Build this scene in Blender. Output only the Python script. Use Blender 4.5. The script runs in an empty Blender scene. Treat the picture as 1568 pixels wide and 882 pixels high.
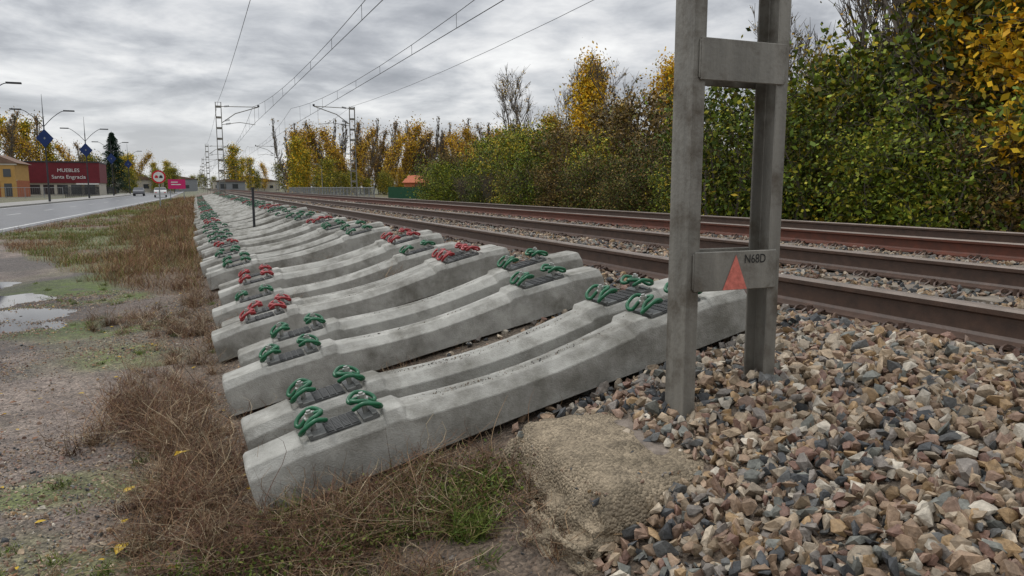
import bpy, bmesh, math, random
import numpy as np
from mathutils import Vector, Matrix
rng=np.random.default_rng(7); random.seed(7)
scene=bpy.context.scene
COL=scene.collection
R=math.radians

# ---------------------------------------------------------------- noise
_tab=np.random.default_rng(1).random((256,256))
def vn(x,y,s=1.0,o=0):
    x=np.asarray(x,float)*s+o*17.3+1000; y=np.asarray(y,float)*s+o*9.1+1000
    xi=np.floor(x).astype(int); yi=np.floor(y).astype(int)
    fx=x-xi; fy=y-yi; fx=fx*fx*(3-2*fx); fy=fy*fy*(3-2*fy)
    a=_tab[xi%256,yi%256]; b=_tab[(xi+1)%256,yi%256]; c=_tab[xi%256,(yi+1)%256]; d=_tab[(xi+1)%256,(yi+1)%256]
    return (a*(1-fx)+b*fx)*(1-fy)+(c*(1-fx)+d*fx)*fy
def fbm(x,y,s=1.0,o=0,n=4):
    t=0;a=1;w=0
    for i in range(n):
        t=t+a*vn(x,y,s*2**i,o+i*3);w+=a;a*=.5
    return t/w
def sst(a,b,x):
    t=np.clip((x-a)/(b-a),0,1); return t*t*(3-2*t)

# ---------------------------------------------------------------- mesh helpers
def mesh_np(name,V,F,mats,col=None,midx=None,smooth=False):
    V=np.asarray(V,np.float32); F=np.asarray(F,np.int32)
    me=bpy.data.meshes.new(name)
    me.vertices.add(len(V)); me.vertices.foreach_set('co',V.ravel())
    k=F.shape[1]
    me.loops.add(F.size); me.loops.foreach_set('vertex_index',F.ravel())
    me.polygons.add(len(F)); me.polygons.foreach_set('loop_start',np.arange(0,F.size,k,dtype=np.int32))
    me.polygons.foreach_set('loop_total',np.full(len(F),k,np.int32))
    for m in (mats if isinstance(mats,(list,tuple)) else [mats]): me.materials.append(m)
    if midx is not None: me.polygons.foreach_set('material_index',np.asarray(midx,np.int32))
    me.polygons.foreach_set('use_smooth',np.full(len(F),smooth,bool))
    if col is not None:
        a=me.color_attributes.new('col','FLOAT_COLOR','POINT')
        c=np.ones((len(V),4),np.float32); c[:,:3]=col; a.data.foreach_set('color',c.ravel())
    me.update(calc_edges=True); me.validate()
    return me
def obj(name,me,parent=None,loc=None,rot=None,scale=None):
    o=bpy.data.objects.new(name,me); COL.objects.link(o)
    if loc is not None:o.location=loc
    if rot is not None:o.rotation_euler=rot
    if scale is not None:o.scale=scale
    if parent:o.parent=parent
    return o
def empty(name,loc=(0,0,0),rot=(0,0,0)):
    o=bpy.data.objects.new(name,None); o.empty_display_size=.2; COL.objects.link(o); o.location=loc;o.rotation_euler=rot
    return o
class MB:
    def __init__(s): s.v=[];s.f=[];s.m=[]
    def box(s,a,b,m=0,bev=0):
        x0,y0,z0=a;x1,y1,z1=b;n=len(s.v)
        s.v+= [(x0,y0,z0),(x1,y0,z0),(x1,y1,z0),(x0,y1,z0),(x0,y0,z1),(x1,y0,z1),(x1,y1,z1),(x0,y1,z1)]
        for q in ((0,3,2,1),(4,5,6,7),(0,1,5,4),(1,2,6,5),(2,3,7,6),(3,0,4,7)):
            s.f.append([n+i for i in q]); s.m.append(m)
    def tube(s,pts,r,k=6,m=0,cap=True):
        pts=[Vector(p) for p in pts]; n=len(s.v); rs=r if isinstance(r,(list,tuple)) else [r]*len(pts)
        up=Vector((0,0,1)); prev=None
        for i,p in enumerate(pts):
            d=(pts[min(i+1,len(pts)-1)]-pts[max(i-1,0)]).normalized()
            if prev is None:
                a=d.cross(up) if abs(d.z)<.95 else d.cross(Vector((0,1,0)))
            else: a=prev-d*prev.dot(d)
            if a.length<1e-6:a=d.orthogonal()
            a.normalize(); prev=a; b=d.cross(a)
            for j in range(k):
                t=2*math.pi*j/k; s.v.append(tuple(p+(a*math.cos(t)+b*math.sin(t))*rs[i]))
        for i in range(len(pts)-1):
            for j in range(k):
                j2=(j+1)%k; s.f.append([n+i*k+j,n+i*k+j2,n+(i+1)*k+j2,n+(i+1)*k+j]); s.m.append(m)
        if cap:
            s.f.append([n+j for j in range(k)][::-1]); s.m.append(m)
            s.f.append([n+(len(pts)-1)*k+j for j in range(k)]); s.m.append(m)
    def poly(s,pts,m=0):
        n=len(s.v); s.v+=[tuple(p) for p in pts]; s.f.append(list(range(n,n+len(pts)))); s.m.append(m)
    def prism(s,prof,y0,y1,m=0):
        n=len(s.v);k=len(prof)
        s.v+=[(x,y0,z) for x,z in prof]+[(x,y1,z) for x,z in prof]
        for j in range(k):
            j2=(j+1)%k; s.f.append([n+j,n+j2,n+k+j2,n+k+j]); s.m.append(m if not isinstance(m,(list,tuple)) else m[j])
        mm=m if not isinstance(m,(list,tuple)) else m[0]
        s.f.append([n+j for j in range(k)][::-1]);s.m.append(mm); s.f.append([n+k+j for j in range(k)]);s.m.append(mm)
    def mesh(s,name,mats,smooth=False,bevel=0):
        me=bpy.data.meshes.new(name); me.from_pydata(s.v,[],s.f)
        for m in (mats if isinstance(mats,(list,tuple)) else [mats]): me.materials.append(m)
        me.polygons.foreach_set('material_index',s.m)
        bm=bmesh.new(); bm.from_mesh(me); bmesh.ops.recalc_face_normals(bm,faces=bm.faces)
        if bevel:
            es=[e for e in bm.edges if len(e.link_faces)==2 and e.calc_face_angle(0)>.6]
            bmesh.ops.bevel(bm,geom=es,offset=bevel,segments=1,affect='EDGES',clamp_overlap=True)
        bm.to_mesh(me); bm.free()
        me.polygons.foreach_set('use_smooth',[smooth]*len(me.polygons))
        me.update(); return me
def crom(P,n=5):
    P=[Vector(p) for p in P]; out=[]
    for i in range(len(P)-1):
        p0=P[max(i-1,0)];p1=P[i];p2=P[i+1];p3=P[min(i+2,len(P)-1)]
        for j in range(n):
            t=j/n; out.append(.5*((2*p1)+(p2-p0)*t+(2*p0-5*p1+4*p2-p3)*t*t+(3*p1-p0-3*p2+p3)*t**3))
    out.append(P[-1]); return out

# ---------------------------------------------------------------- materials
def mat(name,c=None,rough=.8,attr=False,ns=8,nv=.3,bump=0,bs=40,metal=0,spec=.3,c2=None,transl=0,vor=0,vs=60,stain=None,streak=False,nd=5,sthr=(.5,.68),samt=.6,ss=2.3):
    m=bpy.data.materials.new(name); m.use_nodes=True; nt=m.node_tree; N=nt.nodes; L=nt.links
    b=N['Principled BSDF']; b.inputs['Roughness'].default_value=rough; b.inputs['Metallic'].default_value=metal
    b.inputs['Specular IOR Level'].default_value=spec
    geo=N.new('ShaderNodeNewGeometry')
    vec=geo.outputs['Position']
    if attr:
        a=N.new('ShaderNodeAttribute'); a.attribute_name='col'; base=a.outputs['Color']
    else:
        r=N.new('ShaderNodeRGB'); r.outputs[0].default_value=(*c,1); base=r.outputs[0]
    if c2 is not None or nv>0:
        n=N.new('ShaderNodeTexNoise'); n.inputs['Scale'].default_value=ns; n.inputs['Detail'].default_value=nd; n.inputs['Roughness'].default_value=.65
        if streak:
            mp=N.new('ShaderNodeMapping'); mp.inputs['Scale'].default_value=(1,1,.12); L.new(vec,mp.inputs['Vector']); L.new(mp.outputs[0],n.inputs['Vector'])
        else: L.new(vec,n.inputs['Vector'])
        cr=N.new('ShaderNodeMapRange'); cr.inputs['From Min'].default_value=.3; cr.inputs['From Max'].default_value=.7
        cr.inputs['To Min'].default_value=1-nv; cr.inputs['To Max'].default_value=1+nv; L.new(n.outputs['Fac'],cr.inputs['Value'])
        if c2 is not None:
            mx=N.new('ShaderNodeMix'); mx.data_type='RGBA'; cr.inputs['To Min'].default_value=0;cr.inputs['To Max'].default_value=1
            L.new(cr.outputs[0],mx.inputs['Factor']); L.new(base,mx.inputs['A']); mx.inputs['B'].default_value=(*c2,1); base=mx.outputs['Result']
        else:
            vm=N.new('ShaderNodeVectorMath'); vm.operation='SCALE'; L.new(base,vm.inputs[0]); L.new(cr.outputs[0],vm.inputs['Scale']); base=vm.outputs[0]
    if stain is not None:
        n2=N.new('ShaderNodeTexNoise'); n2.inputs['Scale'].default_value=ss; n2.inputs['Detail'].default_value=8; n2.inputs['Roughness'].default_value=.7; L.new(vec,n2.inputs['Vector'])
        c3=N.new('ShaderNodeMapRange'); c3.inputs['From Min'].default_value=sthr[0]; c3.inputs['From Max'].default_value=sthr[1]; c3.inputs['To Max'].default_value=samt; L.new(n2.outputs['Fac'],c3.inputs['Value'])
        mx=N.new('ShaderNodeMix'); mx.data_type='RGBA'; L.new(c3.outputs[0],mx.inputs['Factor']); L.new(base,mx.inputs['A']); mx.inputs['B'].default_value=(*stain,1); base=mx.outputs['Result']
    hsrc=None
    if vor:
        v=N.new('ShaderNodeTexVoronoi'); v.inputs['Scale'].default_value=vs; L.new(vec,v.inputs['Vector'])
        sep=N.new('ShaderNodeSeparateColor'); L.new(v.outputs['Color'],sep.inputs[0])
        mr=N.new('ShaderNodeMapRange'); mr.inputs['To Min'].default_value=1-vor; mr.inputs['To Max'].default_value=1+vor; L.new(sep.outputs[0],mr.inputs['Value'])
        vm=N.new('ShaderNodeVectorMath'); vm.operation='SCALE'; L.new(base,vm.inputs[0]); L.new(mr.outputs[0],vm.inputs['Scale']); base=vm.outputs[0]
        mm=N.new('ShaderNodeMath'); mm.operation='MULTIPLY'; mm.inputs[1].default_value=-1; L.new(v.outputs['Distance'],mm.inputs[0]); hsrc=mm.outputs[0]
    L.new(base,b.inputs['Base Color'])
    if bump:
        bn=N.new('ShaderNodeTexNoise'); bn.inputs['Scale'].default_value=bs; bn.inputs['Detail'].default_value=4; L.new(vec,bn.inputs['Vector'])
        bp=N.new('ShaderNodeBump'); bp.inputs['Strength'].default_value=bump; bp.inputs['Distance'].default_value=.02
        if hsrc:
            ad=N.new('ShaderNodeMath'); L.new(bn.outputs['Fac'],ad.inputs[0]); L.new(hsrc,ad.inputs[1]); L.new(ad.outputs[0],bp.inputs['Height'])
        else: L.new(bn.outputs['Fac'],bp.inputs['Height'])
        L.new(bp.outputs[0],b.inputs['Normal'])
    return m
def leafmat(name):
    m=bpy.data.materials.new(name); m.use_nodes=True; N=m.node_tree.nodes; L=m.node_tree.links
    b=N['Principled BSDF']; b.inputs['Roughness'].default_value=.6; b.inputs['Specular IOR Level'].default_value=.12
    a=N.new('ShaderNodeAttribute'); a.attribute_name='col'; L.new(a.outputs['Color'],b.inputs['Base Color']); return m
M_ground=mat('ground_soil',attr=True,rough=.70,ns=14,nv=.4,bump=.7,bs=35,vor=.5,vs=75,spec=.4)
M_stone=mat('ballast_stone',attr=True,rough=.6,ns=45,nv=.38,bump=.25,bs=90,spec=.4,nd=4)
M_conc=mat('sleeper_concrete',(.36,.352,.318),rough=.78,ns=5,nv=.24,bump=.3,bs=140,stain=(.13,.122,.10),spec=.25,sthr=(.43,.64),samt=.85,ss=3.0,nd=8)
M_conc_old=mat('old_track_concrete',(.20,.17,.135),rough=.9,ns=6,nv=.3,bump=.3,bs=60)
M_foot=mat('footing_concrete',(.28,.225,.155),rough=.9,ns=9,nv=.35,bump=.7,bs=45,vor=.3,vs=95,stain=(.13,.105,.07),sthr=(.48,.62),samt=.65,ss=3.5)
M_slab=mat('footing_collar_concrete',(.20,.165,.135),rough=.85,ns=12,nv=.35,bump=.5,bs=60,stain=(.11,.09,.07))
M_green=mat('clip_green_paint',(.007,.105,.042),rough=.35,ns=30,nv=.3,spec=.5)
M_red=mat('clip_red_paint',(.28,.018,.02),rough=.35,ns=30,nv=.25,spec=.5)
M_pad=mat('rubber_pad',(.065,.066,.064),rough=.6,ns=30,nv=.3)
M_plate=mat('guide_plate',(.12,.122,.115),rough=.5,ns=30,nv=.3)
M_zinc=mat('zinc_screw',(.45,.45,.42),rough=.35,metal=.8,ns=40,nv=.2)
M_rail=mat('rail_rust',(.060,.040,.031),rough=.5,ns=12,nv=.4,c2=(.11,.066,.047),bump=.1,bs=50,spec=.4)
M_railtop=mat('rail_running_surface',(.20,.165,.14),rough=.5,metal=.2,ns=4,nv=.25,spec=.3)
M_railred=mat('rail_rust_red',(.15,.05,.03),rough=.6,ns=12,nv=.4,c2=(.085,.04,.028))
M_galv=mat('galvanised_steel',(.20,.19,.165),rough=.5,metal=.2,ns=9,nv=.35,stain=(.075,.058,.040),bump=.12,bs=60,streak=True,ss=5,samt=.8,sthr=(.48,.66))
M_dark=mat('dark_metal',(.035,.036,.04),rough=.5,ns=10,nv=.2)
M_grey=mat('grey_metal',(.22,.23,.24),rough=.5,ns=10,nv=.2)
M_blue=mat('banner_blue',(.010,.028,.11),rough=.6,ns=4,nv=.2)
M_signred=mat('sign_red_faded',(.58,.17,.13),rough=.5,ns=40,nv=.3)
M_ink=mat('black_marker',(.02,.02,.02),rough=.6,nv=0)
M_white=mat('white_paint',(.62,.62,.60),rough=.5,ns=5,nv=.08)
M_rred=mat('sign_red',(.5,.02,.03),rough=.4,nv=.05)
M_pink=mat('sign_magenta',(.5,.02,.13),rough=.5,nv=.05)
M_asph=mat('asphalt_wet',(.085,.085,.09),rough=.32,ns=1.5,nv=.3,bump=.15,bs=150,spec=.5)
M_line=mat('road_marking',(.5,.5,.48),rough=.5,ns=5,nv=.25)
M_pave=mat('pavement',(.24,.23,.21),rough=.6,ns=2,nv=.2)
M_leaf=leafmat('foliage')
M_bark=mat('bark',(.13,.11,.09),rough=.9,ns=20,nv=0)
M_grass=leafmat('dry_grass')

# ---------------------------------------------------------------- terrain
def edge(y): return np.minimum(-6.9+.03*y,-3.3)
KX=[-500,-3,-.8,.1,2.6,2.85,9.4,10.2,11.8,13,30,900]
KZ=[-1.5,-1.5,-1.43,-1.40,-.815,-.715,-.73,-.88,-1.32,-1.35,-1.45,-1.45]
FX=[-500,-3,-.8,.1,1.1,1.4,1.65,1.9,2.13,2.3,2.85,9.4,10.2,11.8,13,30,900]
FZ=[-1.5,-1.5,-1.43,-1.41,-1.24,-1.10,-.99,-.90,-.83,-.79,-.715,-.73,-.88,-1.32,-1.35,-1.45,-1.45]
def H(x,y):
    x=np.asarray(x,float);y=np.asarray(y,float)
    b=np.interp(x,KX,KZ); f=np.interp(x,FX,FZ); w=1-sst(2.7,3.1,y)
    z=b*(1-w)+f*w
    amp=np.where(x>2.9,.02,.05)*sst(.4,1.4,x-edge(y)); amp=np.where((x>-.2)&(x<2.9)&(y>3),.015,amp)
    amp=np.where(x>11,.12*sst(11,14,x)+.02,amp)
    z=z+amp*(fbm(x,y,1.6,2)-.5)*2
    z=z-.045*np.exp(-((x+1.9)/.95)**2-((y-10.1)/1.6)**2)-.04*np.exp(-((x+3.0)/.8)**2-((y-13)/1.3)**2)
    z=z+np.where((x<3.1)&(y<3.1)&(x>1.4),.05*(fbm(x,y,2.2,61)-.45),0)
    return z
def axis(segs):
    out=[]
    for a,b,n in segs: out+=list(np.linspace(a,b,n,endpoint=False))
    out.append(segs[-1][1]); return np.array(out)
xs=axis([(-700,-60,14),(-60,-8,26),(-8,-3.5,36),(-3.5,3.4,140),(3.4,13,60),(13,40,27),(40,150,16),(150,1200,14)])
ys=axis([(-80,0,20),(0,14,240),(14,40,130),(40,130,90),(130,400,40),(400,2500,16)])
GX,GY=np.meshgrid(xs,ys); GZ=H(GX,GY)
nx,ny=len(xs),len(ys)
V=np.stack([GX.ravel(),GY.ravel(),GZ.ravel()],1)
ii=np.arange(nx*ny).reshape(ny,nx); F=np.stack([ii[:-1,:-1].ravel(),ii[:-1,1:].ravel(),ii[1:,1:].ravel(),ii[1:,:-1].ravel()],1)
X,Y=V[:,0],V[:,1]
def mix(a,b,t): return a*(1-t[:,None])+b*t[:,None]
def verge_mask(x,y):
    line=10.5+3.2*np.maximum(-x-.6,0)+ (fbm(x,y,.8,5)-.5)*4
    return sst(-.5,.8,y-line)*sst(.1,.7,x-edge(y))*(1-sst(-.2,.3,x))
n1=fbm(X,Y,.7,1);n2=fbm(X,Y,3,4);n3=fbm(X,Y,1.0,9);n4=fbm(X,Y,7,14,3)
C=mix(np.array([.12,.09,.073]),np.array([.24,.19,.155]),sst(.25,.75,n2*.6+n4*.4))
C=mix(C,np.array([.075,.063,.056])[None,:],sst(.45,.68,n1)*.85)
moss=sst(.40,.58,n3)*np.exp(-((X+1.5)/1.1)**2-((Y-11.5)/3.0)**2)*1.3+.6*sst(.55,.7,n3)*sst(-1.6,-.6,X)*(1-sst(-.3,.1,X))*sst(2,4,Y)*(1-sst(14,17,Y))+.7*sst(.5,.65,fbm(X,Y,2,19))*np.exp(-((X+.45)/.35)**2-((Y-3.1)/.5)**2)
C=mix(C,np.array([.10,.15,.012])[None,:],np.clip(moss*(.5+n4),0,.9))
C=mix(C,np.array([.11,.08,.052])[None,:],sst(-.7,-.2,X+(n2-.5)*.8)*.7)
vm=verge_mask(X,Y); vc=mix(np.array([.13,.09,.055]),np.array([.12,.13,.05]),sst(.4,.6,n1))
C=mix(C,vc,vm)
bl=sst(1.2,1.9,X+(n2-.5)*.8)*(1-sst(10.6,11.4,X))
C=mix(C,mix(np.array([.10,.078,.057]),np.array([.17,.135,.10]),n2),bl)
C=mix(C,mix(np.array([.06,.06,.025]),np.array([.14,.11,.055]),n1),sst(10.8,12,X))
C=mix(C,mix(np.array([.07,.075,.03]),np.array([.13,.11,.06]),n1),1-sst(.0,1.0,X-edge(Y)+8.5))
C=mix(C,np.array([.10,.10,.055])[None,:],sst(120,200,Y))
wet=np.exp(-(((X+1.9)/1.5)**2+((Y-10.1)/2.4)**2))+np.exp(-(((X+3.0)/1.3)**2+((Y-13)/2)**2))
C=C*(1-.45*np.clip(wet,0,1))[:,None]
me=mesh_np('ground',V,F,M_ground,col=C,smooth=True); obj('ground',me)

def puddle(cx,cy,rx,ry,z):
    m=MB(); pts=[]
    for i in range(28):
        a=i/28*2*math.pi; r=.75+.35*float(vn(math.cos(a)*2+cx,math.sin(a)*2+cy))
        pts.append((cx+rx*r*math.cos(a),cy+ry*r*math.sin(a),z))
    m.poly(pts); obj('puddle',m.mesh('puddle',M_water))
M_water=mat('puddle_water',(.06,.052,.045),rough=.05,nv=0,spec=.5)
puddle(-1.95,10.1,1.5,2.3,-1.493); puddle(-3.1,13,1.0,1.6,-1.530)

# ---------------------------------------------------------------- road
def strip(name,f0,f1,z,mt,y0=-60,y1=420,n=60,gap=None):
    yy=np.linspace(y0,y1,n); v=[];f=[]
    for i,y in enumerate(yy): v+=[(float(f0(y)),y,z),(float(f1(y)),y,z)]
    for i in range(n-1):
        if gap and i%gap[0]>=gap[1]: continue
        f.append((2*i,2*i+1,2*i+3,2*i+2))
    me=bpy.data.meshes.new(name);me.from_pydata(v,[],f);me.materials.append(mt);return me
road=empty('road')
obj('carriageway',strip('carriageway',lambda y:edge(y)-8,lambda y:edge(y),-1.488,M_asph),road)
obj('edge_line',strip('edge_line',lambda y:edge(y)-.55,lambda y:edge(y)-.40,-1.483,M_line),road)
obj('centre_line',strip('centre_line',lambda y:edge(y)-4.0,lambda y:edge(y)-3.87,-1.483,M_line,n=321,gap=(6,2)),road)
obj('far_edge_line',strip('far_edge_line',lambda y:edge(y)-7.6,lambda y:edge(y)-7.45,-1.483,M_line),road)
m=MB(); yy=np.linspace(-60,420,80)
for a,b in zip(yy[:-1],yy[1:]):
    for (o0,o1,zt) in ((8.15,8.0,-1.37),(11.5,8.15,-1.372)):
        xa0,xa1=float(edge(a))-o0,float(edge(a))-o1; xb0,xb1=float(edge(b))-o0,float(edge(b))-o1
        m.poly([(xa0,a,zt),(xa1,a,zt),(xb1,b,zt),(xb0,b,zt)])
    xa=float(edge(a))-8.0; xb=float(edge(b))-8.0
    m.poly([(xa,a,-1.5),(xb,b,-1.5),(xb,b,-1.37),(xa,a,-1.37)])
obj('pavement',m.mesh('pavement',M_pave))

# ---------------------------------------------------------------- railway tracks
prof=[(-.07,0),(.07,0),(.07,.012),(.02,.03),(.009,.045),(.009,.125),(.034,.137),(.036,.160),(.028,.171),(-.028,.171),(-.036,.160),(-.034,.137),(-.009,.125),(-.009,.045),(-.02,.03),(-.07,.012)]
mi=[0]*16; mi[8]=1; mi[9]=1
ZR=-.695
clipP=[(-.018,.034,.03),(-.04,.045,.028),(-.042,.068,.034),(-.01,.088,.046),(.035,.082,.03),(.05,.062,.014),(.038,.04,.012),(.01,.024,.034),(-.02,.02,.042),(-.04,.0,.044)]
full=clipP+[(a,-v,w) for a,v,w in clipP[:-1][::-1]]
def track(x0,redder):
    t=empty('railway_track',(x0,0,0))
    for s in (0,1.74):
        m=MB(); m.prism([(x+s,z+ZR) for x,z in prof],-40,420,mi); obj('rail',m.mesh('rail',[M_railred if (redder and s==0) else M_rail,M_railtop]),t)
    m=MB()
    for i in range(-20,330):
        y=i*.6+.2
        w=.11
        for (a,b) in ((-.40,.43),(1.31,2.17)):
            m.box((a,y-w,-.9),(b,y+w,-.705+random.uniform(-.003,.003)))
        m.box((.432,y-w+.01,-.9),(1.308,y+w-.01,-.73))
    obj('track_sleepers',m.mesh('track_sleepers',M_conc_old,bevel=0),t)
    m=MB()
    P=crom(full,2)
    for i in range(-2,60):
        y=i*.6+.2
        for rx in (0,1.74):
            for sd in (-1,1):
                m.tube([(rx+sd*(.105+p.x*.9),y+p.y,-.715+p.z) for p in P],.008,4)
                m.tube([(rx+sd*.105,y,-.70),(rx+sd*.105,y,-.655)],.017,6)
    obj('rail_fasteners',m.mesh('rail_fasteners',M_rail),t)
track(3.26,False); track(7.15,True)

# ---------------------------------------------------------------- stockpiled sleepers
PF_U=[0,.012,.14,.24,.25,.60,.61,.69,.715,.95,1.15,1.3]
PF_H=[h*1.13 for h in [.180,.190,.198,.206,.196,.196,.216,.214,.198,.178,.166,.163]]
def sleeper_body():
    PB=[.146,.15,.15,.15,.15,.15,.15,.148,.146,.140,.136,.134]
    PT=[.098,.102,.106,.108,.108,.108,.104,.098,.070,.062,.058,.058]
    PSH=[.052,.05,.045,.043,.035,.035,.050,.052,.05,.048,.046,.046]
    S=[(PF_U[i],PB[i],PF_H[i]-PSH[i],PB[i]-.010,PT[i],PF_H[i]) for i in range(12)]
    S=S+[(2.6-a[0],)+a[1:] for a in S[:-1][::-1]]
    v=[];f=[]
    for (u,b,s,sh,t,h) in S:
        v+=[(u,-b,0),(u,-sh,s),(u,-t,h-.003),(u,-t*.45,h),(u,0,h-.012 if .72<=u<=1.88 else h),(u,t*.45,h),(u,t,h-.003),(u,sh,s),(u,b,0)]
    k=9
    for i in range(len(S)-1):
        for j in range(k):
            j2=(j+1)%k; f.append((i*k+j,i*k+j2,(i+1)*k+j2,(i+1)*k+j))
    f.append(tuple(range(k))[::-1]); n=(len(S)-1)*k; f.append(tuple(range(n,n+k)))
    me=bpy.data.meshes.new('body');me.from_pydata(v,[],f);me.materials.append(M_conc)
    bm=bmesh.new();bm.from_mesh(me);bmesh.ops.recalc_face_normals(bm,faces=bm.faces)
    es=[e for e in bm.edges if len(e.link_faces)==2 and e.calc_face_angle(0)>.3]
    bmesh.ops.bevel(bm,geom=es,offset=.0035,segments=1,affect='EDGES',clamp_overlap=True)
    bm.to_mesh(me);bm.free();return me
BODY=sleeper_body()
def fast_mesh(name,mclip,n=4,k=7):
    m=MB(); z=.196*1.13
    P=crom(full,n)
    for us in (.43,2.17):
        m.box((us-.075,-.088,z),(us+.075,.088,z+.008),1)
        for q in range(9):
            for g in range(4):
                yy=-.074+q*.0185; uu=us-.07+g*.0365; m.box((uu,yy-.006,z+.008),(uu+.029,yy+.006,z+.014),1)
        for sd in (-1,1):
            c=us+sd*.118
            m.box((c-.03,-.088,z+.001),(c+.042,.088,z+.014),2)
            m.box((c+sd*.025-.01,-.084,z+.014),(c+sd*.025+.01,.084,z+.022),2)
            m.tube([(c+sd*p.x*1.25,p.y*1.12,z+.018+p.z*1.45) for p in P],.0102,k,0)
            m.tube([(c,0,z+.012),(c,0,z+.07)],.013,8,3)
            m.tube([(c,0,z+.070),(c,0,z+.078)],.027,12,3)
            m.tube([(c,0,z+.078),(c,0,z+.098)],.019,6,3)
            m.tube([(c,0,z+.098),(c,0,z+.108)],.011,6,3)
    return m.mesh(name,[mclip,M_pad,M_plate,M_zinc],smooth=False)
FG=fast_mesh('clips_green',M_green);FR=fast_mesh('clips_red',M_red)
for mm in (FG,FR):
    arr=[p.material_index in (0,) for p in mm.polygons]; mm.polygons.foreach_set('use_smooth',arr)
rows=[(.14,3.26,0,'g',0),(.155,3.74,.012,'g',.3),(.10,4.82,0,'g',-1.5),(.22,5.36,.01,'g',-2.0),(.07,6.40,0,'r',-.5),(.16,6.88,-.03,'r',-1),(.10,7.9,-.05,'g',-1),
 (.18,8.75,0,'r',.5),(.2,9.2,.01,'r',.5),(.08,10.9,0,'g',1),(.10,11.4,.01,'g',1),(.02,12.7,0,'g',0),(.06,13.15,.0,'g',0),(.1,14.5,0,'r',0),(.05,15.0,0,'r',0),(-.02,16.2,0,'g',1),(.1,16.7,0,'g',1),(-.02,17.9,0,'g',1),(.1,18.4,0,'g',1)]
y=19.7
while y<95:
    c='g' if random.random()<.7 else 'r'
    for q in range(random.choice([2,2,3])):
        rows.append((random.uniform(-.12,.15),y,random.uniform(0,.03),c,random.uniform(-1.5,1.5))); y+=.46
    y+=random.uniform(.6,1.2)
a=math.atan(.241)
SL=[]
for (x0,y0,dz,c,rz) in rows:
    e=empty('concrete_sleeper',(x0+.04,y0,-1.360+dz+.241*(x0-.12)),(0,-a+R(random.uniform(-.5,.5)),R(rz)))
    obj('body',BODY,e); obj('fasteners',FG if c=='g' else FR,e); SL.append(e)

# ---------------------------------------------------------------- stones
HULLS=[]
for i in range(26):
    r=np.random.default_rng(i+50)
    p=r.normal(size=(13,3)); p/=np.linalg.norm(p,axis=1)[:,None]; p*=r.uniform(.75,1.1,(13,1)); p*=np.array([1.2,.85,.6])*r.uniform(.78,1.22,3)
    bm=bmesh.new(); [bm.verts.new(q) for q in p]; bmesh.ops.convex_hull(bm,input=bm.verts)
    for v in [v for v in bm.verts if not v.link_faces]: bm.verts.remove(v)
    bmesh.ops.triangulate(bm,faces=bm.faces); bmesh.ops.recalc_face_normals(bm,faces=bm.faces); bm.verts.index_update()
    HULLS.append((np.array([v.co[:] for v in bm.verts]),np.array([[v.index for v in f.verts] for f in bm.faces]))); bm.free()
def rotmats(n,tilt=1.0):
    q=rng.normal(size=(n,4)); q[:,1:3]*=tilt; q/=np.linalg.norm(q,axis=1)[:,None]; w,x,y,z=q.T
    return np.stack([1-2*(y*y+z*z),2*(x*y-z*w),2*(x*z+y*w),2*(x*y+z*w),1-2*(x*x+z*z),2*(y*z-x*w),2*(x*z-y*w),2*(y*z+x*w),1-2*(x*x+y*y)],1).reshape(n,3,3)
PAL=np.array([[.33,.25,.165],[.27,.185,.12],[.23,.15,.105],[.36,.295,.215],[.20,.175,.15],[.10,.10,.095],[.055,.058,.060],[.45,.40,.32],[.19,.11,.08],[.31,.205,.105],[.16,.162,.14]])
WN=np.array([6,6,4,4.5,3.0,1.5,1.0,2.2,2.2,3.2,1.6])
WD=np.array([2,2,2,1.5,3,3,4,.8,1.5,1,2])
WT=np.array([3,4,4,2,3,2,2,.7,4,2,1])
def stones(name,px,py,sz,pz=None,W=WN,tilt=1.0,mt=None,flat=.35,dark=None,gain=1.0):
    n=len(px); pz=H(px,py)+sz*flat if pz is None else pz
    sel=rng.integers(0,len(HULLS),n); Rm=rotmats(n,tilt); ci=rng.choice(len(PAL),n,p=W/W.sum())
    if dark is not None:
        cd=rng.choice(len(PAL),n,p=WD/WD.sum()); ci=np.where(rng.random(n)<dark,cd,ci)
    colr=PAL[ci]*rng.uniform(.65,1.2,(n,1))*gain
    Vs=[];Fs=[];Cs=[];off=0
    for h,(hv,hf) in enumerate(HULLS):
        id=np.where(sel==h)[0]
        if len(id)==0: continue
        P=np.einsum('nij,kj->nki',Rm[id],hv)*sz[id][:,None,None]+np.stack([px[id],py[id],pz[id]],1)[:,None,:]
        k=len(hv); Vs.append(P.reshape(-1,3)); Fs.append((hf[None]+ (np.arange(len(id))*k)[:,None,None]+off).reshape(-1,3)); Cs.append(np.repeat(colr[id],k,0)); off+=k*len(id)
    return obj(name,mesh_np(name,np.concatenate(Vs),np.concatenate(Fs),mt or M_stone,col=np.concatenate(Cs)))
def scat(x0,x1,y0,y1,dens): 
    n=int((x1-x0)*(y1-y0)*dens); return rng.uniform(x0,x1,n),rng.uniform(y0,y1,n)
PX,PY,PS,PD=[],[],[],[]
def add(x,y,s,dk): PX.append(x);PY.append(y);PS.append(s);PD.append(dk)
x,y=scat(.9,3.15,.2,3.1,2100)
bx=np.where(y>2.05,1.55,1.10)+(fbm(x,y,3,7)-.5)*.6
k=(x>bx)|((rng.random(len(x))<.07)&(x>bx-.3)); x,y=x[k],y[k]
s=(.010+.024*rng.random(len(x))**.8)*np.where(rng.random(len(x))<.13,1.3,1); add(x,y,s,sst(.50,.60,fbm(x,y,1.3,11))*.75+sst(2.75,2.95,y)*.6)
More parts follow.
